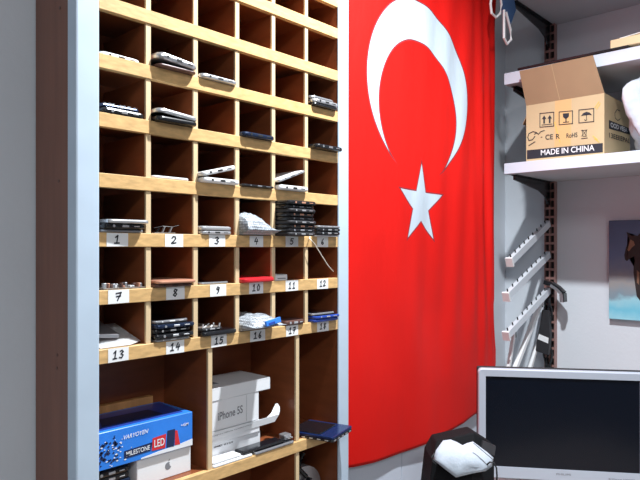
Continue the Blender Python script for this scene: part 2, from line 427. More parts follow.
for k, (m_, h) in enumerate((('silver', .003), ('black_p', .008), ('black_p', .007), ('grey_metal', .005))):
    phone('mobile_phone', ['thin silver phone back at the bottom of the pile over card 6', 'black phone second from the bottom of the pile over card 6', 'black phone third from the bottom of the pile over card 6', 'grey phone on top of the pile over card 6'][k],
          .524 + .001 * k, .609 - .001 * (k % 2), -.018 + .003 * (k == 0), zz, .12, h, m_, screen='glass', ports=k > 0, portm='silver', group='phones piled over card 6'); zz += h + .0008
# bubble wrapped parcels
def lump(name, label, prof, y0, y1, cat, m='bubble', amp=.0016):
    """prof: list of (x, z_bottom, z_top); a soft wrapped packet"""
    bm = B(); ny = 14; rows = []
    xs = []
    for a, b in zip(prof, prof[1:]):
        for k in range(4): t = k / 4; xs.append([a[i] + (b[i] - a[i]) * t for i in range(3)])
    xs.append(list(prof[-1]))
    nr = 12
    for j in range(ny + 1):
        v = j / ny; y = y0 + (y1 - y0) * v; f = (1 - abs(2 * v - 1) ** 4) ** .5 * .92 + .08
        ring = []
        for (x, zb_, zt_) in xs: ring.append((x, zb_, zb_ + (zt_ - zb_) * f))
        rows.append((y, ring))
    top = [[bm.verts.new((x, y + random.uniform(-.001, .001), max(zb_ + .0006 + (min(.010, -y * .35) if y < 0 else 0), zt_ + random.uniform(-amp, amp)))) for x, zb_, zt_ in r] for y, r in rows]
    bot = [[bm.verts.new((x, y, zb_)) for x, zb_, zt_ in r] for y, r in rows]
    for r_ in bot:
        for v in r_:
            if v.co.y < 0: v.co.z += min(.010, -v.co.y * .35)
    n = len(xs)
    for j in range(ny):
        for i in range(n - 1):
            bm.faces.new((top[j][i], top[j][i + 1], top[j + 1][i + 1], top[j + 1][i]))
            bm.faces.new((bot[j][i], bot[j + 1][i], bot[j + 1][i + 1], bot[j][i + 1]))
    for j in range(ny):
        for i in (0, n - 1): bm.faces.new((top[j][i], top[j + 1][i], bot[j + 1][i], bot[j][i]))
    for i in range(n - 1):
        for j in (0, ny): bm.faces.new((top[j][i], top[j][i + 1], bot[j][i + 1], bot[j][i]))
    o = obj(name, bm, M[m], smooth=True); return tag(o, label, cat)
zb = Z[7] + .0008
lump('bubble_wrap_parcel', 'wedge of grey bubble wrap spilling out over card 4', [(.309, zb, zb + .041), (.330, zb, zb + .048), (.345, zb, zb + .046), (.372, zb, zb + .030), (.398, zb, zb + .010)], -.030, .110, 'bubble wrap')
zb = Z[9] + .0008
lump('bubble_wrap_parcel', 'whitish bubble wrap packet bulging out over card 16', [(.309, zb, zb + .012), (.318, zb, zb + .026), (.340, zb, zb + .034), (.370, zb, zb + .032), (.388, zb, zb + .024), (.3995, zb, zb + .012)], -.046, .110, 'bubble wrap')
o = thing('mobile_phone', (.335, -.0535, zb + .012), 'bright blue phone resting against the bubble wrap over card 16', 'phone', rot=(math.radians(-8), math.radians(-9), 0))
bm = B(); slab(bm, 0, 0, 0, .042, .006, .011, .002, .001); obj('body', bm, M['blue_l'], o)
bm = B(); box(bm, (.006, -.0004, .002), (.024, .0005, .006)); obj('camera_bump', bm, M['blue_p'], o)
# white cable hanging out of cell 6
bm = B(); p0 = on_y(309.5, 238.5, -.012); p1 = on_y(314, 243, -.016); p2 = on_y(321, 254.5, -.016); p3 = on_y(328, 265.5, -.010); p4 = on_y(333.5, 271.5, -.004)
tube(bm, [(.5235, .03, Z[7] + .0018), (.5225, .004, Z[7] + .0025), p0, p1, p2, p3, p4], .0011, 8)
tag(obj('cable', bm, M['cable_w'], smooth=True), 'thin cream cable hanging from the pile over card 6 into the cell below', 'cable')
# ---- row 7-12 (1.3775)
z = Z[8] + .0003
o = thing('circuit_board', (.010, .004, z), 'scrappy board of grey and brown phone parts over card 7', 'circuit board')
bm = B(); box(bm, (0, 0, 0), (.082, .09, .0025), .0003); obj('board', bm, M['pcb'], o)
for k in range(14):
    xx = .002 + k * .0055; bm = B(); h = random.uniform(.003, .009)
    box(bm, (xx, .001 + (k % 3) * .004, .0024), (xx + random.uniform(.003, .0065), .010 + (k % 3) * .004, .0024 + h), .0004)
    obj('component', bm, M[('silver', 'brown_p', 'gold_p', 'grey_metal', 'white_p')[k % 5]], o)
phone('mobile_phone', 'rose-gold back-cover phone at the top of the pair over card 8', .107, .190, -.014, z + .0068, .13, .0055, 'gold_p', screen='gold_p', yaw=-2, ports=False, r=.01)
phone('mobile_phone', 'dark brown phone at the bottom of the pair over card 8', .105, .189, -.008, z, .125, .0058, 'brown_p', yaw=0, ports=True, r=.01)
phone('mobile_phone', 'very thin silver phone flat over card 9', .212, .283, .002, z, .12, .0045, 'grey_metal', ports=False)
phone('mobile_phone', 'red phone flat over card 10', .310, .3995, -.012, z, .13, .0095, 'red_p', screen='red_p', ports=False, r=.012, bev=.003)
o = thing('adapter', (.411, .002, z), 'small white adapter block over card 11', 'adapter')
bm = B(); box(bm, (0, 0, 0), (.036, .04, .0135), .0015, 2); obj('housing', bm, M['white_p'], o)
bm = B(); box(bm, (.006, -.0004, .004), (.030, .0005, .006)); obj('port', bm, M['greyink'], o)
# ---- row 13-18 (1.2765)
z = Z[9] + .0003
bm = B()
pts = [(.006, .006), (.060, .0015), (.090, .018), (.084, .10), (.008, .11)]
vs = [bm.verts.new((x, y, z + h)) for (x, y), h in zip(pts, (.001, .002, .004, .03, .03))]
c = bm.verts.new((.05, .05, z + .020)); 
for a in range(5): bm.faces.new((vs[a], vs[(a + 1) % 5], c))
e = bmesh.ops.solidify(bm, geom=bm.faces[:], thickness=-.0012)
tag(obj('paper_envelope', bm, M['paper']), 'crumpled white paper lying over card 13', 'paper')
bm = B(); slab(bm, .010, .020, z + .0215, .050, .10, z + .028, .004, .001)
for v in bm.verts: v.co.z += (v.co.y - .06) * .25 - (v.co.x - .03) * .1 + .004
tag(obj('mobile_phone', bm, M['grey_metal']), 'grey phone lying on the crumpled paper over card 13', 'phone')
zz = z
for k, (m_, h, x0, x1, y, sc) in enumerate((('grey_metal', .005, .109, .188, .000, 'glass'), ('black_p', .009, .106, .191, -.006, 'glass'), ('black_p', .008, .105, .188, -.003, 'glass'), ('navy', .008, .107, .191, -.009, 'glass'), ('grey_metal', .005, .110, .186, .003, 'glass'))):
    phone('mobile_phone', ['grey phone at the very bottom of the black pile over card 14', 'second phone up, glossy black, in the pile over card 14', 'middle black phone of the pile over card 14', 'dark blue phone, second from the top of the pile over card 14', 'grey-rimmed phone on top of the pile over card 14'][k],
          x0, x1, y, zz, .12, h, m_, screen=sc, ports=True, portm='silver' if k % 2 else 'white_p', group='phones piled over card 14', yaw=(0, -2, 1, -1.5, 1)[k]); zz += h + .0009
zz = z
phone('mobile_phone', 'flat black phone under the opened parts over card 15', .2105, .296, -.009, zz, .12, .009, 'black_p', ports=False, group='phones over card 15'); zz += .0102
o = phone('mobile_phone', 'opened dark phone with bare silver parts on the black one over card 15', .209, .262, -.004, zz, .10, .006, 'black_m', screen='pcb', portm='silver', group='phones over card 15', yaw=0)
for k in range(7):
    bm = B(); xx = .003 + k * .0068; bar(bm, (xx, .002 + k % 3 * .004, .0064), (xx + random.uniform(-.004, .007), .006, .0075 + random.uniform(.002, .007)), .003, .0016, (0, 1, 0)); obj('metal_clip', bm, M[('silver', 'white_p')[k % 2]], o)
phone('mobile_phone', 'dark brown phone low in the cell over card 17', .436, .497, -.006, z, .11, .0115, 'brown_p', screen='glass', portm='silver')
phone('mobile_phone', 'lower navy phone of the three stacked over card 18', .522, .608, -.012, z, .12, .0075, 'blue_p', ports=False, group='blue phones over card 18')
phone('mobile_phone', 'middle navy phone of the three stacked over card 18', .523, .609, -.014, z + .0083, .12, .0065, 'blue_p', screen='glass', portm='silver', group='blue phones over card 18', yaw=-1)
phone('mobile_phone', 'grey-blue phone on top of the stack of three over card 18', .522, .600, -.006, z + .0158, .12, .005, 'grey_metal', ports=False, group='blue phones over card 18')

# ------------------------------------------------------------------ big compartments
ZB = BIG + SH
bm = B(); box(bm, (.003, .143, ZB), (.194, .158, ZB + .131), .001)
tag(obj('wooden_plank', bm, M['plank']), 'short raw wooden plank standing behind the blue carton', 'plank')
# white carton with the fruit mark
wb = thing('white_carton', (.0885, .028, ZB + .0003), 'white carton with a small grey apple mark under the blue carton', 'box')
bm = B(); box(bm, (0, 0, 0), (.118, .10, .050), .001); obj('carton', bm, M['card_w'], wb)
bm = B()
def disc2(bm, cx, cz, rx, rz, y, n=20, bite=None):
    pts = []
    for k in range(n):
        a = 2 * PI * k / n; x = cx + rx * math.cos(a); zz_ = cz + rz * math.sin(a)
        if bite and (x - bite[0]) ** 2 + (zz_ - bite[1]) ** 2 < bite[2] ** 2:
            d = math.hypot(x - bite[0], zz_ - bite[1]); x = bite[0] + (x - bite[0]) * 1.0 - bite[2] * .75; 
        pts.append((x, y, zz_))
    plate(bm, pts, (0, .0004, 0))
disc2(bm, .066, .0225, .0068, .0072, -.0004, bite=(.0745, .0245, .0042))
obj('fruit_mark', bm, M['greyink'], wb)
bm = B(); plate(bm, [(.0665, -.0004, .0305), (.0675, -.0004, .0335), (.0700, -.0004, .0355), (.0695, -.0004, .0325)], (0, .0004, 0)); obj('leaf_mark', bm, M['greyink'], wb)
# dark phones beside it
zz = ZB + .0003
for k in range(4):
    phone('mobile_phone', 'dark phone, %s of the four stacked left of the white apple-marked carton' % ('lowest', 'second lowest', 'third lowest', 'topmost')[k],
          .004, .081 - .002 * k, .030 - .002 * (k % 2), zz, .11, .0105, ('black_p', 'navy', 'black_m', 'black_p')[k], portm='silver', group='dark phones under the blue carton'); zz += .0115
# blue LED carton
bb = thing('blue_carton', (.003, .022, ZB + .0515), 'bright blue printed carton lying on the white one', 'box')
bw, bh_, bd = .2035, .066, .118
bm = B(); box(bm, (0, 0, 0), (bw, bd, bh_), .001); obj('carton', bm, M['blue_carton'] if 'blue_carton' in M else mat('blue_carton_print', (.03, .22, .78), .35, var=.12, vscale=14), bb)
def quad(name, pts, m, parent, th=(0, .0003, 0)):
    bm = B(); plate(bm, pts, th); return obj(name, bm, M[m], parent)
y_ = -.0004
quad('top_print', [(.004, .012, bh_ + .0001), (.190, .012, bh_ + .0001), (.198, .108, bh_ + .0001), (.004, .108, bh_ + .0001)], 'blue_p', bb, (0, 0, .0003))
quad('top_picture', [(.03, .03, bh_ + .0005), (.155, .028, bh_ + .0005), (.150, .075, bh_ + .0005), (.05, .08, bh_ + .0005)], 'pdark', bb, (0, 0, .0003))
bm = B(); 
for k in range(46):                                # dark leafy print on the left end
    cx = random.uniform(.004, .048); cz = random.uniform(.008, .056); s = random.uniform(.0015, .0042)
    plate(bm, [(cx - s, y_, cz), (cx, y_, cz - s * .7), (cx + s, y_, cz + s * .2), (cx + s * .2, y_, cz + s)], (0, .0003, 0))
obj('leaf_print', bm, M['pdark'], bb)
bm = B()
for k in range(26):
    cx = random.uniform(.004, .075); cz = random.uniform(.003, .05); s = random.uniform(.0010, .003)
    plate(bm, [(cx - s, y_ - .0003, cz), (cx, y_ - .0003, cz - s * .5), (cx + s, y_ - .0003, cz), (cx, y_ - .0003, cz + s * .6)], (0, .0002, 0))
obj('light_print', bm, M['bwhite'], bb)
quad('white_wave', [(.09, y_, .0008), (.203, y_, .0008), (.203, y_, .013), (.17, y_, .009), (.13, y_, .007), (.09, y_, .003)], 'bwhite', bb)
quad('dark_banner', [(.056, y_ - .0003, .010), (.110, y_ - .0003, .012), (.113, y_ - .0003, .027), (.056, y_ - .0003, .024)], 'pdark', bb)
quad('red_banner', [(.112, y_ - .0004, .011), (.141, y_ - .0004, .010), (.143, y_ - .0004, .036), (.114, y_ - .0004, .034)], 'pred', bb)
quad('blue_banner', [(.144, y_ - .0004, .010), (.160, y_ - .0004, .008), (.163, y_ - .0004, .041), (.146, y_ - .0004, .041)], 'pdark', bb)
quad('red_banner', [(.162, y_ - .0004, .010), (.174, y_ - .0004, .009), (.168, y_ - .0004, .037), (.163, y_ - .0004, .038)], 'pred', bb)
obj('lettering', text_bm('MILESTONE', .048, .0085, (.060, y_ - .0004, .0135), (1, 0, .03), (0, 0, 1)), M['bwhite'], bb)
obj('lettering', text_bm('LED', .022, .014, (.117, y_ - .0005, .016), (1, 0, .0), (0, 0, 1)), M['bwhite'], bb)
obj('lettering', text_bm('VARYOYEN', .050, .0075, (.055, y_ - .0001, .045), (1, 0, .03), (0, 0, 1), shear=.3), M['bwhite'], bb)
obj('lettering', text_bm('+45M', .017, .0055, (.176, y_ - .0001, .042), (1, 0, .0), (0, 0, 1)), M['bwhite'], bb)
# stack of white phone cartons, compartment 2
def carton(name, label, x0, x1, y, z0, h, d, **k):
    o = thing(name, (x0, y, z0), label, 'box'); bm = B(); box(bm, (0, 0, 0), (x1 - x0, d, h), .001); obj('carton', bm, M['card_w'], o); return o
lo = carton('white_carton', 'lowest white carton of the pile in the middle compartment, with small black print', .2425, .400, .040, ZB + .0003, .034, .10)
obj('lettering', text_bm('IMEI 0139', .050, .0035, (.030, -.0001, .025), (1, 0, 0), (0, 0, 1)), M['ink'], lo)
mid = thing('open_carton', (.2425, .036, ZB + .0348), 'white opened carton with a raised rounded tab in the middle compartment', 'box')
bm = B(); box(bm, (0, 0, 0), (.152, .10, .026), .0006); obj('tray', bm, M['card_w'], mid)
bm = B(); plate(bm, [(.0, -.0016, .010), (.196, -.0016, .012), (.208, -.004, .027), (.0, -.004, .0262)], (0, .0012, 0)); fl = obj('front_flap', bm, M['card_w'], mid)
obj('lettering', text_bm('Designed in California  Assembled in China', .105, .0028, (.020, -.0036, .0175), (1, 0, .02), (0, .0, 1)), M['greyink'], fl)
bm = B()
pts = [(.172, -.003, .0262), (.208, -.003, .0275), (.2135, .0, .032), (.216, .003, .041), (.213, .006, .048), (.207, .006, .0485), (.199, .004, .042), (.188, .0, .033)]
plate(bm, pts, (0, .0012, .0004)); obj('rounded_tab', bm, M['card_w'], mid)
up = carton('white_carton', 'white phone carton with grey lettering on its side, under a wide lid', .2430, .3905, .034, ZB + .0618, .062, .10)
obj('lettering', text_bm('iPhone 5S', .066, .017, (.035, -.0001, .020), (1, 0, .06), (0, 0, 1)), M['greyink'], up)
quad('side_panel_print', [(.112, -.0003, .004), (.1125, -.0003, .004), (.1125, -.0003, .060), (.112, -.0003, .060)], 'greyink', up)
lid = thing('carton_lid', (.2425, .0325, ZB + .1240), 'wide white carton lid on top of the pile in the middle compartment', 'box lid')
bm = B(); box(bm, (0, 0, 0), (.181, .105, .027), .0012); obj('lid', bm, M['card_w'], lid)
bm = B(); box(bm, (.012, .030, .0272), (.060, .050, .0276)); obj('lettering', bm, M['greyink'], lid)
# thin things in front of the cartons
zz = ZB + .0003
phone('mobile_phone', 'white flat tablet edge lying lowest in front of the white cartons', .2425, .345, .001, zz, .035, .005, 'white_p', screen=None, ports=False, r=.004)
phone('mobile_phone', 'white phone on the lower white one in front of the cartons', .2430, .318, .006, zz + .0058, .03, .0045, 'white_p', screen=None, ports=False, r=.004)
o = phone('mobile_phone', 'black phone lying in front of the white cartons beside two white ones', .322, .440, .0045, zz + .0060, .032, .0058, 'black_p', screen='glass', ports=False, r=.005)
phone('mobile_phone', 'black phone underneath another black one at the shelf front, middle compartment', .350, .466, -.002, zz, .036, .0055, 'grey_metal', screen='glass', ports=False, r=.005)
o = thing('phone_charger', (.447, .010, zz + .0062), 'small grey charger plug on the shelf right of the black phones', 'charger')
bm = B(); slab(bm, 0, 0, 0, .022, .022, .012, .004, .002); obj('housing', bm, M['grey_metal'], o)
bm = B(); cyl(bm, (.006, .0, .006), (0, -1, 0), .0018, .007, 8); cyl(bm, (.016, .0, .006), (0, -1, 0), .0018, .007, 8); obj('pin', bm, M['silver'], o)
# blue slab sticking out of the third compartment
bs = thing('hard_drive', (.5235, -.066, ZB + .0003), 'dark blue metal-edged slab sticking far out of the right big compartment', 'electronic device', rot=(0, 0, math.radians(15)))
bm = B(); slab(bm, 0, 0, 0, .104, .118, .0055, .005, .001); obj('lower_shell', bm, M['black_p'], bs)
bm = B(); slab(bm, .0, .0, .0058, .104, .118, .0125, .005, .0018); obj('upper_shell', bm, M['drive'], bs)
bm = B(); slab(bm, .004, .035, .0125, .088, .114, .0150, .004, .001); obj('screen', bm, M['glass'], bs)
for k in range(5):
    bm = B(); box(bm, (.006 + k * .020, -.0006, .0015), (.016 + k * .020, .001, .0042), .0003); obj('port', bm, M['silver'], bs)
for k in range(5):
    bm = B(); box(bm, (-.0006, .012 + k * .020, .0015), (.001, .021 + k * .020, .0040), .0003); obj('port', bm, M['silver'], bs)
# round thing in the lower right hole
ZL = .62 + SH
rt = thing('round_tin', (.549, .06, ZL + .0003), 'round grey disc standing in the hole below the blue slab', 'disc')
bm = B(); tube(bm, [(0, -.010, .125 + .093), (0, .014, .125 + .093)], .0600, 40); obj('disc', bm, M['grey_metal'], rt)
bm = B(); tube(bm, [(0, -.014, .125 + .093), (0, -.010, .125 + .093)], .022, 24); obj('hub', bm, M['black_p'], rt)
bm = B(); tube(bm, [(-.010, -.017, .315), (-.030, -.022, .285), (-.010, -.026, .262), (.012, -.02, .25), (-.02, -.02, .235)], .006, 8); obj('cable', bm, M['black_p'], rt)
bm = B(); box(bm, (-.040, -.045, 0), (.040, .045, .1575), .002); obj('stand_block', bm, M['black_m'], rt)

# ------------------------------------------------------------------ flag
FM = emblem_material()
def lerp(tab, v):
    if v <= tab[0][0]: return tab[0][1]
    for (a, p), (b, q) in zip(tab, tab[1:]):
        if v <= b: t = (v - a) / (b - a); return p + (q - p) * t
    return tab[-1][1]
ZTOP = 2.41
bot = [(.657, .897), (.70, .890), (.78, .881), (.86, .876), (.94, .873), (1.02, .871), (1.10, .873), (1.20, .880), (1.33, .895), (1.40, .900), (1.53, .905)]
redge = [(.87, 1.37), (.90, 1.40), (.95, 1.44), (1.0, 1.47), (1.09, 1.494), (1.27, 1.505), (1.75, 1.503), (1.9, 1.506), (2.12, 1.527), (2.41, 1.54)]
def fold(x, z):
    r = max(0, min(1, (x - .75) / .5))
    low = max(0, min(1, (1.5 - z) / .6))
    y = .020 + .006 * math.sin(2 * PI * (x * 1.9 + z * .10)) 
    y += .009 * r * math.sin(2 * PI * ((x - .16 * (1.6 - z)) * 4.3)) * (.12 + .88 * low)
    y += .010 * low * math.sin(2 * PI * ((x + .22 * (z - .9)) * 3.4 + .2))
    y += .003 * math.sin(2 * PI * (x * 9 - z * .8)) * r
    # bowed pleat down the right side
    e = max(0, (x - 1.40) / .1)
    y += .022 * max(0, min(1, e)) ** 2 + .006 * math.sin(2 * PI * (x * 14 + z * .4)) * max(0, min(1, (x - 1.3) / .1))
    k = max(0, min(1, (1.25 - z) / .2))
    y = y * (1 - k) + (.018 + (y - .022) * .22) * k
    return y
bm = B(); uvl = bm.loops.layers.uv.new('UVMap')
NX, NZ = 150, 170; grid = []
for j in range(NZ + 1):
    row = []
    for i in range(NX + 1):
        u = i / NX; v = j / NZ
        x = .658 + u * .872
        zb_ = lerp(bot, x); z_ = zb_ + (ZTOP - zb_) * v
        xr = lerp(redge, z_)
        if x > 1.25: x2 = 1.25 + (x - 1.25) * (xr - 1.25) / (1.53 - 1.25)
        else: x2 = x
        row.append((bm.verts.new((x2, max(.004, fold(x2, z_)), z_)), (x2, z_)))
    grid.append(row)
for j in range(NZ):
    for i in range(NX):
        q = (grid[j][i], grid[j][i + 1], grid[j + 1][i + 1], grid[j + 1][i])
        f = bm.faces.new([a[0] for a in q]); f.smooth = True
        for lp, a in zip(f.loops, q): lp[uvl].uv = a[1]
# the left edge tucks back beside the cabinet
prev = [grid[j][0][0] for j in range(NZ + 1)]
for s_ in range(1, 5):
    cur = [bm.verts.new((.6575, .02 + s_ * .02, v.co.z)) for v in prev]
    for j in range(NZ):
        f = bm.faces.new((prev[j], prev[j + 1], cur[j + 1], cur[j])); f.smooth = True
        for lp in f.loops: lp[uvl].uv = (.66, lp.vert.co.z)
    prev = cur
fl = thing('flag', (1.09, .02, ZTOP), 'large red flag with white crescent and star hanging beside the cabinet', 'flag')
bmesh.ops.translate(bm, verts=bm.verts, vec=-Vector(fl.location))
me = bpy.data.meshes.new('cloth'); bm.to_mesh(me); bm.free(); me.materials.append(FM)
co = bpy.data.objects.new('cloth', me); C.objects.link(co); co.parent = fl
sm = co.modifiers.new('s', 'SOLIDIFY'); sm.thickness = .0008
bm = B(); cyl(bm, (-.42, 0, .006), (1, 0, 0), .007, .865, 12); obj('rod', bm, M['grey_metal'], fl)
for xx in (-.40, .42):
    bm = B(); tube(bm, [(xx, .0, .010), (xx, .075, .018), (xx, WY - .0205, .018)], .005, 8); obj('rod_holder', bm, M['grey_metal'], fl)

# low white cupboard standing behind the flag
cu = thing('low_cupboard', (1.03, .1, 0), 'low white cupboard behind the flag, showing as a pale strip under its hem', 'cupboard')
bm = B(); box(bm, (.662, .046, 0), (1.40, .172, 1.12), .001); obj('body', bm, M['board'], cu, world=True)
bm = B(); box(bm, (.662, .032, .02), (.9285, .0458, 1.118), .0012); obj('door', bm, M['board'], cu, world=True)
bm = B(); box(bm, (.9305, .032, .02), (1.40, .0458, 1.118), .0012); obj('door', bm, M['board'], cu, world=True)

# ------------------------------------------------------------------ shelving on the back wall
SX = 1.50
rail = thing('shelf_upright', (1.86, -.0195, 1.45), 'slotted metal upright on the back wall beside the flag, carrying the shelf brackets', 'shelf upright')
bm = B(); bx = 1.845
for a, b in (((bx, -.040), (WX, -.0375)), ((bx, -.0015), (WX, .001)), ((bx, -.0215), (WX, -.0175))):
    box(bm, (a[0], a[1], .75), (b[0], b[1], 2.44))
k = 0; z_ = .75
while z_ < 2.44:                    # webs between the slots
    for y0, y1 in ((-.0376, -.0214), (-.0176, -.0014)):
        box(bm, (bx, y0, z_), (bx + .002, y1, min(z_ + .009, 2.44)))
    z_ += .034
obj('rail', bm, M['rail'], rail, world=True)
bm = B(); box(bm, (bx + .014, -.0375, .75), (bx + .016, -.0015, 2.44)); obj('rail_back', bm, M['slot'], rail, world=True)
def bracket(zt):
    bm = B()
    plate(bm, [(SX + .035, -.022, zt - .003), (bx - .001, -.022, zt - .003), (bx - .001, -.022, zt - .092), (bx - .020, -.022, zt - .086), (bx - .050, -.022, zt - .058), (bx - .10, -.022, zt - .042), (SX + .035, -.022, zt - .018)], (0, .005, 0))
    box(bm, (SX + .035, -.032, zt - .003), (bx - .001, -.010, zt - .0005))
    obj('bracket', bm, M['black_p'], rail, world=True)
for zt in (1.708, 2.020, 2.320): bracket(zt)
for zt, th_, lab in ((1.708, .037, 'lower white wall shelf carrying the cardboard box'), (2.020, .040, 'middle white wall shelf just above the cardboard box'), (2.320, .040, 'top wall shelf seen only from beneath')):
    o = thing('wall_shelf', (1.68, -.6, zt), lab, 'shelf')
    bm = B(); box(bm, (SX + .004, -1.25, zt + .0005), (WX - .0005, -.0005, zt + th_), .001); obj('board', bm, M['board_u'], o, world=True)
    bm = B(); box(bm, (SX, -1.25, zt + .0003), (SX + .004, 0, zt + th_ + .0002), .0008); obj('edge_strip', bm, M['board'], o, world=True)

# display arms hooked to the upright
def arm(p0, p1, label, studs=9, name='display_arm', w=.023, h=.025, cap=True, mm='arm'):
    p0, p1 = Vector(p0), Vector(p1); o = thing(name, p0, label, 'display arm', group='metal display arms on the upright')
    bm = B(); bar(bm, (0, 0, 0), p1 - p0, w * .72, h, (0, 1, 0)); obj('bar', bm, M[mm], o)
    d = (p1 - p0)
    n = d.normalized().cross(Vector((0, 1, 0))); n = n if n.z > 0 else -n
    for k in range(studs):
        c_ = d * ((k + .7) / studs)
        bm = B(); tube(bm, [c_ + n * h * .5, c_ + n * (h * .5 + .010)], .0026, 8); obj('stud', bm, M['black_p'], o)
    if cap:
        bm = B(); q = d; bar(bm, q - d.normalized() * .002, q + d.normalized() * .008, w * 1.1, h * 1.3, (0, 1, 0)); obj('end_cap', bm, M['white_p'], o)
    bm = B(); box(bm, (-.002, -.006, -.02), (.008, .006, .012), .001); obj('hook_plate', bm, M['black_p'], o)
    return o
arm((1.835, -.0195, 1.545), (1.505, -.0195, 1.402), 'uppermost slanting metal arm with studs on the upright')
arm((1.835, -.0195, 1.425), (1.480, -.0195, 1.283), 'second slanting metal arm with studs, between two others')
arm((1.835, -.0195, 1.285), (1.480, -.0195, 1.148), 'third and lowest studded slanting arm')
def pt(px, py, y=-.0195):
    return on_y(px, py, y)
a0 = pt(541, 302, .0008); a1 = pt(513, 374, .0008)
arm(a0, a1, 'long white strip hanging steeply below the studded arms', studs=0, cap=False, name='metal_strip', w=.020, h=.016, mm='white_p')
a0 = pt(545, 318, .0205); a1 = pt(527, 378, .0205)
arm(a0, a1, 'right one of the steep white strips, nearest the upright', studs=0, cap=False, name='metal_strip', w=.018, h=.012, mm='white_p')
a0 = pt(514, 332, -.001); a1 = pt(507, 378, -.001)
arm(a0, a1, 'nearly upright white strip below the arm tips', studs=0, cap=False, name='metal_strip', w=.016, h=.012, mm='white_p')
# black handle bent over the upright
hd = thing('bent_handle', (1.80, -.03, 1.27), 'black curved handle with a grey face hooked on the upright', 'handle')
bm = B(); P = [on_x(545, 282, 1.81), on_x(552, 284, 1.80), on_x(558, 288, 1.79), on_x(563, 293, 1.785), on_x(563.5, 301, 1.79)]
for a, b in zip(P, P[1:]): bar(bm, a, b + (b - a) * .10, .03, .016, (1, 0, 0))
obj('grip', bm, M['black_p'], hd, world=True)
bm = B()
for a, b in zip(P[1:], P[2:]): bar(bm, a + Vector((-.016, 0, -.004)), b + Vector((-.016, 0, -.004)), .003, .010, (1, 0, 0))
obj('grey_face', bm, M['grey_metal'], hd, world=True)
# black strap with white band
st = thing('hanging_strap', on_x(545, 315, 1.82), 'black pouch with a white band hanging beside the upright', 'strap')
def xpoly(pxs, x, th): 
    bm = B(); plate(bm, [on_x(a, b, x) for a, b in pxs], (th, 0, 0)); return bm
obj('pouch', xpoly([(542, 310), (548, 311), (550, 335), (548, 355), (535.5, 351), (537, 338), (540, 325)], 1.800, .02), M['black_m'], st, world=True)
obj('white_band', xpoly([(539, 334), (548.5, 338), (548, 343.5), (537.5, 339)], 1.7985, .0014), M['white_p'], st, world=True)
# dark cable bundle over the lower rail
bm = B()
for k in range(3):
    pts = []
    for j in range(22):
        zz = 1.27 - j * .018
        pts.append((1.832 - .006 * math.sin(j * .9 + k), -.030 + k * .011 + .004 * math.sin(j * 1.3 + k * 2), zz))
    tube(bm, pts, .0042, 6)
tag(obj('cable_bundle', bm, M['black_p'], smooth=True), 'black cable bundle hanging down the lower part of the upright', 'cable')
# hanging loops at the top
lp = thing('hanging_strap', (1.49, -.02, 2.33), 'blue strap with pale plastic loops dangling at the top between flag and shelf', 'strap')
def xring(bm, pxs, x, r):
    tube(bm, [on_y(a, b, x) for a, b in pxs], r, 8)
bm = B(); plate(bm, [on_y(a, b, -.030) for a, b in ((498, -14), (512, -14), (516, 10), (511, 24), (504, 14))], (0, .006, 0)); obj('blue_strap', bm, M['strap'], lp, world=True)
bm = B(); xring(bm, [(492, -6), (490.5, 4), (491.5, 13), (496, 17.5), (500, 14), (501.5, 5), (500, -5)], -.036, .004); obj('loop', bm, M['white_p'], lp, world=True)
bm = B(); xring(bm, [(504, 10), (504, 25), (504, 38), (507, 44), (511, 40), (510.5, 30), (508, 20), (506, 12)], -.040, .0045); obj('loop', bm, M['white_p'], lp, world=True)

# ------------------------------------------------------------------ cardboard box
BX = 1.520; by0, by1 = -.3275, -.0715; bz0 = 1.708 + .0376; bz1 = bz0 + .194
cb = thing('cardboard_box', (BX + .14, (by0 + by1) / 2, bz0), 'open brown cardboard shipping box with handling symbols on the lower white shelf', 'box')
bm = B(); t = .004
box(bm, (BX, by0, bz0), (BX + t, by1, bz1)); box(bm, (BX + .26, by0, bz0), (BX + .26 + t, by1, bz1))
box(bm, (BX + t, by0, bz0), (BX + .26, by0 + t, bz1)); box(bm, (BX + t, by1 - t, bz0), (BX + .26, by1, bz1))
box(bm, (BX + t, by0 + t, bz0), (BX + .26, by1 - t, bz0 + t))
obj('carton', bm, M['carton'], cb, world=True)
bm = B()
fz = Vector((-.052, 0, .112))
plate(bm, [(BX, by0, bz1), (BX, by1, bz1), (BX + fz.x, by1 + .001, bz1 + fz.z - .003), (BX + fz.x, by0 + .018, bz1 + fz.z - .001)], (.004, 0, .001))
ff = obj('front_flap', bm, M['carton_in'], cb, world=True); ff['label'] = 'darker inside face of the raised front flap'
cy = by0 + (by1 - by0) * .55
quad_pts = [(BX - .0010, cy - .001, bz1 + .002), (BX - .0010, cy + .001, bz1 + .002), (BX + fz.x - .0006, cy + .008, bz1 + fz.z - .002), (BX + fz.x - .0006, cy + .006, bz1 + fz.z - .002)]
bm = B(); plate(bm, quad_pts, (.0008, 0, 0)); obj('seam', bm, M['carton'], ff, world=True)
bm = B(); plate(bm, [(BX + .03, by1 - .002, bz1), (BX + .25, by1 - .002, bz1), (BX + .24, by1 + .030, bz1 - .055), (BX + .04, by1 + .030, bz1 - .055)], (0, .001, .003)); obj('side_flap', bm, M['carton_in'], cb, world=True)
bm = B(); plate(bm, [(BX + .005, by0 + .002, bz1), (BX + .25, by0 + .002, bz1), (BX + .25, by0 + .09, bz1 + .020), (BX + .01, by0 + .09, bz1 + .020)], (0, 0, .003)); obj('side_flap', bm, M['carton_in'], cb, world=True)
xf = BX - .0003
def FP(px, py): p = on_x(px, py, xf); return p
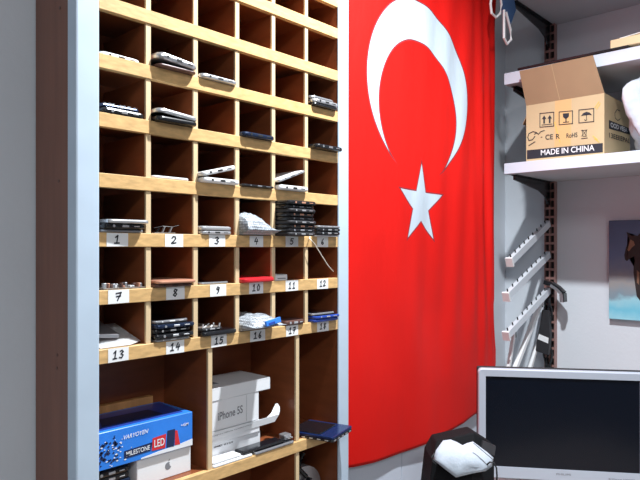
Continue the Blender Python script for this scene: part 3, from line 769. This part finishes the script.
def fquad(name, pxs, m, off=0.):
    bm = B(); plate(bm, [FP(a, b) + Vector((-off, 0, 0)) for a, b in pxs], (.0004, 0, 0)); return obj(name, bm, M[m], cb, world=True)
fquad('tape', [(555, 101), (571.5, 98.5), (571, 145), (554.5, 147)], 'tape')
fquad('black_band', [(527, 150.3), (602.8, 143), (602.8, 152.2), (527, 159.3)], 'ink', .0004)
def lettering(s, px0, pyb, px1, pyb1, hpx, m='ink', shear=0, off=.0006, name='lettering'):
    a = FP(px0, pyb); b = FP(px1, pyb1); h = hpx / F * (a - CAM).dot(Vector((CS, SN, 0)))
    bm = text_bm(s, (b - a).length, h, a + Vector((-off, 0, 0)), b - a, (0, 0, 1), 0.0, shear); obj(name, bm, M[m], cb, world=True)
lettering('MADE IN CHINA', 541, 155.6, 594.5, 150.6, 5.6, 'bwhite', off=.0012)
lettering('CE', 545.5, 139.8, 553, 139.2, 5, off=.0008)
lettering('R', 556, 139, 560, 138.8, 5, off=.0008)
lettering('RoHS', 566.5, 138, 577.5, 137, 4.6, off=.0008)
bm = B()                                     # framed symbols and scribble
def line(pts, pen=.0022):
    for a, b in zip(pts, pts[1:]):
        p = FP(*a); q = FP(*b); d = (q - p).normalized(); s_ = Vector((1, 0, 0)).cross(d) * pen / 2
        o_ = Vector((-.0007, 0, 0))
        bm.faces.new([bm.verts.new(c_ + o_) for c_ in (p - s_ - d * pen * .4, q - s_ + d * pen * .4, q + s_ + d * pen * .4, p + s_ - d * pen * .4)])
def poly(pts):
    bm.faces.new([bm.verts.new(FP(*a) + Vector((-.0007, 0, 0))) for a in pts])
line([(540, 113.5), (553.8, 112.2), (553.8, 126), (540, 127.2), (540, 113.5)], .0026)
line([(559.2, 112), (572.6, 110.8), (572.6, 123.6), (559.2, 124.8), (559.2, 112)], .0026)
line([(579, 110), (593.8, 108.5), (593.8, 121.5), (579, 123), (579, 110)], .0026)
for cx, dy in ((544.2, 0), (549.8, -.4)):
    poly([(cx - 2.2, 119 + dy), (cx, 115.4 + dy), (cx + 2.2, 118.8 + dy)]); poly([(cx - .8, 119 + dy), (cx + .8, 119 + dy), (cx + .8, 123.4 + dy), (cx - .8, 123.5 + dy)])
line([(542, 125), (552.2, 124)], .002)
poly([(562.8, 113.6), (569.2, 113.0), (568.8, 116.8), (566.8, 118.6), (565.2, 118.7), (563.2, 117.2)]); poly([(565.5, 118), (566.6, 118), (566.6, 121.8), (565.5, 121.9)]); line([(563.4, 122.4), (568.8, 121.9)], .0026)
poly([(581, 116.2), (583.2, 113.2), (586.4, 111.8), (589.8, 112.6), (592.2, 115.2), (589, 114.8), (586.6, 115.2), (583.8, 115.4)]); line([(586.5, 114.5), (586.7, 120), (585.4, 120.6), (584.8, 119.6)], .002)
line([(536.5, 132.5), (533, 131.6), (529, 133.6), (527.8, 137.4), (529, 140.6), (532.6, 139.6), (535, 136.4)], .0028)
line([(534.5, 134.2), (537, 133), (538.5, 134.3), (541, 131.5), (544.5, 130.5)], .0026); line([(529, 145.5), (535, 141.8)], .003); line([(541.2, 137.2), (542, 137.2)], .003)
line([(581.4, 130.6), (587, 130)], .0018); line([(582.2, 130.8), (583, 136.4), (586, 136.2), (586.6, 130.2)], .0016); line([(581.6, 136.2), (587.2, 129.6)], .0014); line([(582.2, 129.8), (586.8, 136.4)], .0014); line([(581.5, 138.6), (587.4, 138)], .0024)
obj('printed_symbols', bm, M['ink'], cb, world=True)
for a, b in (((595, 107.5), (599, 101.8)), ((596.5, 109), (600.2, 103.6)), ((593, 136), (597.5, 139.6)), ((594.6, 138.8), (599, 142)), ((554.5, 122), (560, 142))):
    bm = B(); line([a, b], .0026); obj('yellow_mark', bm, M['yellow'], cb, world=True)
# right side printing
ys = by0 - .0003
def SP(px, py): return on_y(px, py, ys)
bm = B(); plate(bm, [SP(609, 120), SP(630, 128.5), SP(630, 134.5), SP(609, 128.5)], (0, .0004, 0)); obj('black_band', bm, M['ink'], cb, world=True)
a = SP(610.5, 127); b = SP(627, 132.5); obj('lettering', text_bm('OOD VEEA', (b - a).length, .015, a + Vector((0, -.0005, 0)), b - a, (0, 0, 1), .0002), M['bwhite'], cb, world=True)
a = SP(609, 137.5); b = SP(630, 143.5); obj('lettering', text_bm('13EEEEPAL', (b - a).length, .016, a + Vector((0, -.0002, 0)), b - a, (0, 0, 1), .0002), M['ink'], cb, world=True)
bm = B()
P = [SP(a_, b_) for a_, b_ in ((620, 111), (617, 109.5), (614.8, 113), (615.2, 118), (617.8, 120.5), (620.5, 118.6))]
for a, b in zip(P, P[1:]): bar(bm, a, b, .0004, .0022, (0, 1, 0))
obj('round_symbol', bm, M['ink'], cb, world=True)

# white plastic bag beside the box
def blob(name, label, cat, c, r, m, seed=1, lumps=.12):
    rnd = random.Random(seed); bm = B(); bmesh.ops.create_icosphere(bm, subdivisions=4, radius=1)
    ph = [(Vector((rnd.uniform(-1, 1), rnd.uniform(-1, 1), rnd.uniform(-1, 1))).normalized(), rnd.uniform(3, 9), rnd.uniform(0, 6)) for _ in range(9)]
    for v in bm.verts:
        s = 1 + sum(lumps / 3 * math.sin(v.co.dot(d) * f + p) for d, f, p in ph)
        # boxier than a ball, flat base
        q = Vector([math.copysign(abs(a) ** .7, a) for a in v.co]) * s
        q.z = max(q.z, -.9)
        v.co = Vector((q.x * r[0], q.y * r[1], (q.z + .9) * r[2]))
        v.co += Vector(c)
    return tag(obj(name, bm, m, smooth=True), label, cat)
blob('plastic_bag', 'crumpled white plastic bag on the lower shelf right of the cardboard box', 'bag', (1.60, -.480, 1.7455), (.085, .078, .130), M['cloth_w'], 5, .34)
# things on the middle shelf
zs = 2.0605
bm = B(); box(bm, (SX - .003, -.405, zs), (SX + .112, -.050, zs + .009), .002)
tag(obj('black_tray', bm, M['black_p']), 'long thin black tray lying on the middle shelf above the cardboard box', 'tray')
bm = B(); box(bm, (SX + .006, -.60, zs + .0093), (SX + .10, -.349, zs + .037), .002)
tag(obj('wooden_block', bm, M['cream']), 'cream wooden block on the middle shelf at the right edge', 'block')
bm = B(); box(bm, (SX + .012, -.59, zs + .0373), (SX + .09, -.375, zs + .040), .0005)
for v in bm.verts: v.co.z += max(0, -.375 - v.co.y) * .08
tag(obj('paper_sheet', bm, M['paper']), 'stiff pale sheet lying on the cream wooden block', 'sheet')

# ------------------------------------------------------------------ horse picture
PX = WX - .0225
pc = thing('canvas_picture', (PX, -.48, 1.37), 'unframed canvas picture of a dark horse in snow on the back wall', 'picture')
cm = bpy.data.materials.new('snow_picture'); cm.use_nodes = True
nt = cm.node_tree; b_ = nt.nodes['Principled BSDF']; b_.inputs['Roughness'].default_value = .6
tc = nt.nodes.new('ShaderNodeTexCoord'); sp_ = nt.nodes.new('ShaderNodeSeparateXYZ'); nt.links.new(tc.outputs['Object'], sp_.inputs[0])
nz = nt.nodes.new('ShaderNodeTexNoise'); nz.inputs['Scale'].default_value = 14; nz.inputs['Detail'].default_value = 6; nt.links.new(tc.outputs['Object'], nz.inputs['Vector'])
ad = nt.nodes.new('ShaderNodeMath'); ad.operation = 'MULTIPLY_ADD'; ad.inputs[1].default_value = .10
nt.links.new(nz.outputs['Fac'], ad.inputs[0]); nt.links.new(sp_.outputs[2], ad.inputs[2])
mr_ = nt.nodes.new('ShaderNodeMapRange'); mr_.inputs['From Min'].default_value = -.13; mr_.inputs['From Max'].default_value = .23; nt.links.new(ad.outputs[0], mr_.inputs['Value'])
cr = nt.nodes.new('ShaderNodeValToRGB'); nt.links.new(mr_.outputs[0], cr.inputs[0]); nt.links.new(cr.outputs[0], b_.inputs['Base Color'])
els = [(0, (.30, .62, .74)), (.10, (.16, .52, .68)), (.20, (.30, .58, .68)), (.25, (.20, .28, .34)), (.38, (.28, .27, .27)), (.48, (.18, .20, .26)), (.62, (.10, .14, .25)), (1, (.06, .09, .17))]
while len(cr.color_ramp.elements) < len(els): cr.color_ramp.elements.new(.5)
for e_, (p_, c_) in zip(cr.color_ramp.elements, els): e_.position = p_; e_.color = (*c_, 1)
bm = B(); box(bm, (0, -.26, -.178), (.0215, .242, .180), .001); obj('canvas', bm, cm, pc)
def horse(pts, m, name, dx):
    bm = B(); bm.faces.new([bm.verts.new((-.0006 - dx, -(u) - 0 + .48, z_ - 1.37)) for u, z_ in pts]); bmesh.ops.triangulate(bm, faces=bm.faces[:])
    obj(name, bm, M[m], pc)
def HP(a, b): p = on_x(600 + a / 4, 210 + b / 4, PX); return (-p.y, p.z)
vis = [HP(*q) for q in ((106, 88), (110, 104), (117, 112), (112, 130), (104, 150), (97, 180), (100, 198), (108, 205), (117, 196), (128, 190), (137, 185), (140, 205), (135, 225), (134, 250), (138, 280), (142, 310), (147, 345))]
u0 = vis[-1][0]
rest = [(u0 + .012, 1.262), (u0 + .034, 1.258), (u0 + .036, 1.215), (u0 + .054, 1.215), (u0 + .056, 1.29), (u0 + .075, 1.30), (u0 + .15, 1.30), (u0 + .175, 1.27), (u0 + .165, 1.215), (u0 + .185, 1.215), (u0 + .20, 1.28), (u0 + .215, 1.36), (u0 + .195, 1.425), (u0 + .13, 1.432), (u0 + .07, 1.430), (u0 + .045, 1.475)]
topx = [HP(*q) for q in ((160, 92), (150, 104), (140, 100), (128, 104), (122, 100), (114, 92))]
horse(vis + rest + topx, 'hdark', 'horse_print', 0)
horse([HP(*q) for q in ((122, 118), (135, 125), (140, 140), (128, 150), (116, 165), (110, 160), (116, 138))], 'hbrown', 'horse_highlight_print', .0006)
horse([HP(*q) for q in ((148, 240), (158, 250), (156, 300), (148, 290))], 'hbrown', 'horse_highlight_print', .0006)

# ------------------------------------------------------------------ desk, monitor, bag with mask
DZ = .700
dk = thing('desk', (1.35, -.45, 0), 'desk under the flag carrying the monitor, mostly below the picture', 'desk')
bm = B(); box(bm, (.80, -.95, DZ - .025), (WX - .002, -.03, DZ), .002); obj('top', bm, M['desk'], dk, world=True)
for xx in (.83, 1.82):
    for yy in (-.92, -.06):
        bm = B(); box(bm, (xx - .02, yy - .02, 0), (xx + .02, yy + .02, DZ - .025)); obj('leg', bm, M['grey_metal'], dk, world=True)
# monitor
mA = at(477.5, 366.5, 1.800); mB = at(478.5, 366.5, 1.800)
TL = at(485.5, 375.6, 1.800); TR = at(639.5, 384.0, 1.735)
d_ = Vector((TR.x - TL.x, TR.y - TL.y, 0)); SWd = d_.length; yaw = math.atan2(d_.y, d_.x)
SHt = SWd * .625 * 1.0
SHt = 89.5 / F * 1.80
mo = thing('monitor', (TL.x, TL.y, TL.z - SHt), 'silver-framed widescreen monitor, switched off, below the shelves', 'monitor', rot=(0, 0, yaw))
fw = .022; fwb = .034
# local: x right along the screen, -y towards the viewer, z up; screen from (0,0,0) to (SWd,0,SHt)
bm = B()
x0, x1, z0, z1 = -fw, SWd + fw, -fwb, SHt + fw
def frame_ring(bm, outer, inner, y0, y1):
    def loop(rect, y, r):
        (a, b), (c, d) = rect; out = []
        for cx, cz, a0 in ((c - r, d - r, 0), (a + r, d - r, 90), (a + r, b + r, 180), (c - r, b + r, 270)):
            for k in range(6):
                an = math.radians(a0 + 90 * k / 5); out.append(bm.verts.new((cx + r * math.cos(an), y, cz + r * math.sin(an))))
        return out
    o0 = loop(outer, y1, .012); o1 = loop(outer, y0 + .004, .012)
    om = loop(((outer[0][0] + .003, outer[0][1] + .003), (outer[1][0] - .003, outer[1][1] - .003)), y0, .010)
    i0 = loop(inner, y0 + .001, .0012); i1 = loop(inner, y0 + .006, .0012)
    for A, D in ((o0, o1), (o1, om), (om, i0), (i0, i1), (i1, o0)):
        for k in range(len(A)): bm.faces.new((A[k], A[(k + 1) % len(A)], D[(k + 1) % len(A)], D[k]))
frame_ring(bm, ((x0, z0), (x1, z1)), ((0, 0), (SWd, SHt)), -.008, .010)
obj('bezel', bm, M['bezel'], mo, smooth=False)
bm = B(); box(bm, (-.001, -.0030, -.001), (SWd + .001, .004, SHt + .001)); obj('screen', bm, M['screen'], mo)
bm = B(); box(bm, (x0 - .0012, .0105, z0 - .0005), (x1 + .0012, .030, z1 + .0018), .004, 2); obj('back_rim', bm, M['black_m'], mo)
bm = B(); box(bm, (.03, .030, .02), (SWd - .03, .062, SHt - .02), .014, 2); obj('rear_shell', bm, M['black_m'], mo)
bm = B(); zd = DZ - (TL.z - SHt) + .0003
box(bm, (SWd / 2 - .03, .040, zd + .012), (SWd / 2 + .03, .070, .12), .004); obj('neck', bm, M['black_p'], mo)
bm = B(); slab(bm, SWd / 2 - .11, -.04, zd, SWd / 2 + .11, .14, zd + .013, .05, .004); obj('foot', bm, M['black_p'], mo)
obj('lettering', text_bm('PHILIPS', .040, .0050, (SWd * .465, -.0078, -.0145), (1, 0, 0), (0, 0, 1), .0006), M['greyink'], mo)
obj('lettering', text_bm('Brilliance 220CW', .070, .0045, (SWd * .80, -.0078, -.0200), (1, 0, 0), (0, 0, 1), .0006), M['greyink'], mo)
# clutter behind the monitor foot
bm = B(); pA = at(520, 480, 1.93); box(bm, (pA.x - .10, pA.y - .0, DZ + .0003), (pA.x + .0, pA.y + .06, DZ + .030), .003)
tag(obj('cable_box', bm, M['white_p']), 'small pale cable box on the desk behind the monitor', 'box')

# black bag
def A_(px, py, dpt): return at(px, py, dpt)
bg = thing('black_bag', A_(462, 520, 1.62), 'black fabric bag standing on the desk left of the monitor', 'bag')
front = [(427, 481), (433, 458), (438, 441), (474, 433), (496, 446), (493, 481)]
bm = B()
zb_ = DZ + .0003
F1 = [A_(436.5, 441, 1.56), A_(456, 436.5, 1.55), A_(474, 432.5, 1.56), A_(495, 446, 1.58)]
F2 = [A_(432, 460, 1.52), A_(452, 474, 1.50), A_(472, 473, 1.50), A_(494, 466, 1.53)]
F3 = [Vector((*A_(421, 480, 1.52).xy, zb_)), Vector((*A_(446, 480, 1.48).xy, zb_)), Vector((*A_(470, 480, 1.48).xy, zb_)), Vector((*A_(494, 480, 1.52).xy, zb_))]
bk = Vector((CS, SN, 0)) * .085
rows = [[v.copy() for v in F3], F2, F1, [v + bk * .9 + Vector((0, 0, -.006)) for v in F1], [v + bk * 1.15 for v in F2], [Vector((*(v + bk * 1.2).xy, zb_)) for v in F3]]
G = [[bm.verts.new(v) for v in r] for r in rows]
for a in range(len(G)):
    n_ = (a + 1) % len(G)
    for k in range(3): bm.faces.new((G[a][k], G[a][k + 1], G[n_][k + 1], G[n_][k]))
bm.faces.new([G[a][0] for a in range(6)]); bm.faces.new([G[a][3] for a in range(6)][::-1])
bmesh.ops.recalc_face_normals(bm, faces=bm.faces)
body = obj('body', bm, M['bag'], bg, world=True)
bv = body.modifiers.new('b', 'BEVEL'); bv.width = .004; bv.segments = 2
bm = B(); plate(bm, [A_(483, 441, 1.555), A_(496, 446.5, 1.56), A_(494.5, 456, 1.54), A_(481, 450, 1.535)], bk * .12); obj('buckle', bm, M['black_m'], bg, world=True)
# face mask draped over it
mk = thing('face_mask', A_(462, 455, 1.48), 'white folded face mask with black ear loop lying over the black bag', 'face mask')
outl = [(433, 459.5), (436, 450), (443, 440.5), (450.5, 439.5), (457, 442), (462.5, 445.2), (467, 443), (473, 441.5), (479, 446), (487, 452), (493.5, 457.5), (492, 466.5), (486, 471), (472, 473.5), (456, 477.5), (446, 470)]
cen = (463, 458)
bm = B(); NR = 7; rings = []
for r_ in range(NR + 1):
    t_ = 1 - r_ / NR
    ring = []
    for i_, (a, b) in enumerate(outl):
        px = cen[0] + (a - cen[0]) * t_; py = cen[1] + (b - cen[1]) * t_
        # top lies further back along the bag's slope
        dep = 1.475 + (470 - py) / 30 * .035 - .016 * (1 - t_ ** 2) + .002 * math.sin(px * .5) * t_
        ring.append(A_(px, py, dep))
    rings.append(ring)
V = [[bm.verts.new(v) for v in r] for r in rings[:-1]]; cv = bm.verts.new(rings[-1][0]); n_ = len(outl)
for A, D in zip(V, V[1:]):
    for k in range(n_): bm.faces.new((A[k], A[(k + 1) % n_], D[(k + 1) % n_], D[k]))
for k in range(n_): bm.faces.new((V[-1][k], V[-1][(k + 1) % n_], cv))
bmesh.ops.recalc_face_normals(bm, faces=bm.faces)
cl = obj('cloth', bm, M['mask'], mk, world=True, smooth=True); sm = cl.modifiers.new('s', 'SOLIDIFY'); sm.thickness = .002
bm = B(); tube(bm, [A_(x, y, d) for x, y, d in ((473.5, 443, 1.478), (480, 448.5, 1.474), (487, 454.5, 1.470), (493, 459.5, 1.468))], .0012, 6); obj('seam', bm, M['greyink'], mk, world=True)
bm = B(); tube(bm, [A_(x, y, d) for x, y, d in ((487, 464.5, 1.462), (490, 462, 1.458), (494, 463, 1.458), (496.5, 468, 1.458), (497, 476, 1.46), (496, 488, 1.465))], .0020, 8); obj('ear_loop', bm, M['black_m'], mk, world=True, smooth=True)
bm = B(); tube(bm, [A_(x, y, d) for x, y, d in ((434.5, 453, 1.47), (432, 457, 1.466), (432.4, 461, 1.465), (436, 464, 1.464))], .0014, 8); obj('ear_loop', bm, M['black_m'], mk, world=True, smooth=True)

# ------------------------------------------------------------------ light
def point(loc, power, rad, col):
    l = bpy.data.lights.new('lamp', 'POINT'); l.energy = power; l.shadow_soft_size = rad; l.color = col
    o = bpy.data.objects.new('ceiling_bulb_light', l); C.objects.link(o); o.location = loc; return o
def area(loc, rot, power, sx, sy, col):
    l = bpy.data.lights.new('lamp', 'AREA'); l.energy = power; l.shape = 'RECTANGLE'; l.size = sx; l.size_y = sy; l.color = col
    o = bpy.data.objects.new('room_fill_light', l); C.objects.link(o); o.location = loc; o.rotation_euler = rot; return o
def downlight(loc, power, rad, ang, blend, col):
    l = bpy.data.lights.new('lamp', 'SPOT'); l.energy = power; l.shadow_soft_size = rad; l.color = col; l.spot_size = math.radians(ang); l.spot_blend = blend
    o = bpy.data.objects.new('ceiling_bulb_light', l); C.objects.link(o); o.location = loc; return o
L = Vector((.58, -.51, 2.69))
downlight(L, 162, .028, 146, 1.0, (.94, .975, 1.0))
fx = thing('ceiling_lamp', (L.x, L.y, CH), 'round metal downlight hanging under the ceiling in front of the cabinet', 'lamp')
bm = B(); tube(bm, [(0, 0, -.002), (0, 0, -.085)], .05, 24); obj('housing', bm, M['grey_metal'], fx)
bm = B(); tube(bm, [(0, 0, -.085), (0, 0, -.092)], .056, 24); obj('rim', bm, M['white_p'], fx)
area((-1.1, -2.2, 2.78), (0, 0, 0), 26, 1.2, .5, (.95, .98, 1.0))  # soft fill added to brighten the room, no fixture behind it
w = bpy.data.worlds.new('world'); S.world = w; w.use_nodes = True
w.node_tree.nodes['Background'].inputs[0].default_value = (.5, .55, .6, 1); w.node_tree.nodes['Background'].inputs[1].default_value = .3

S.view_settings.view_transform = 'Standard'; S.view_settings.look = 'None'
S.view_settings.exposure = 0.52; S.view_settings.gamma = 1; S.view_settings.use_curve_mapping = False
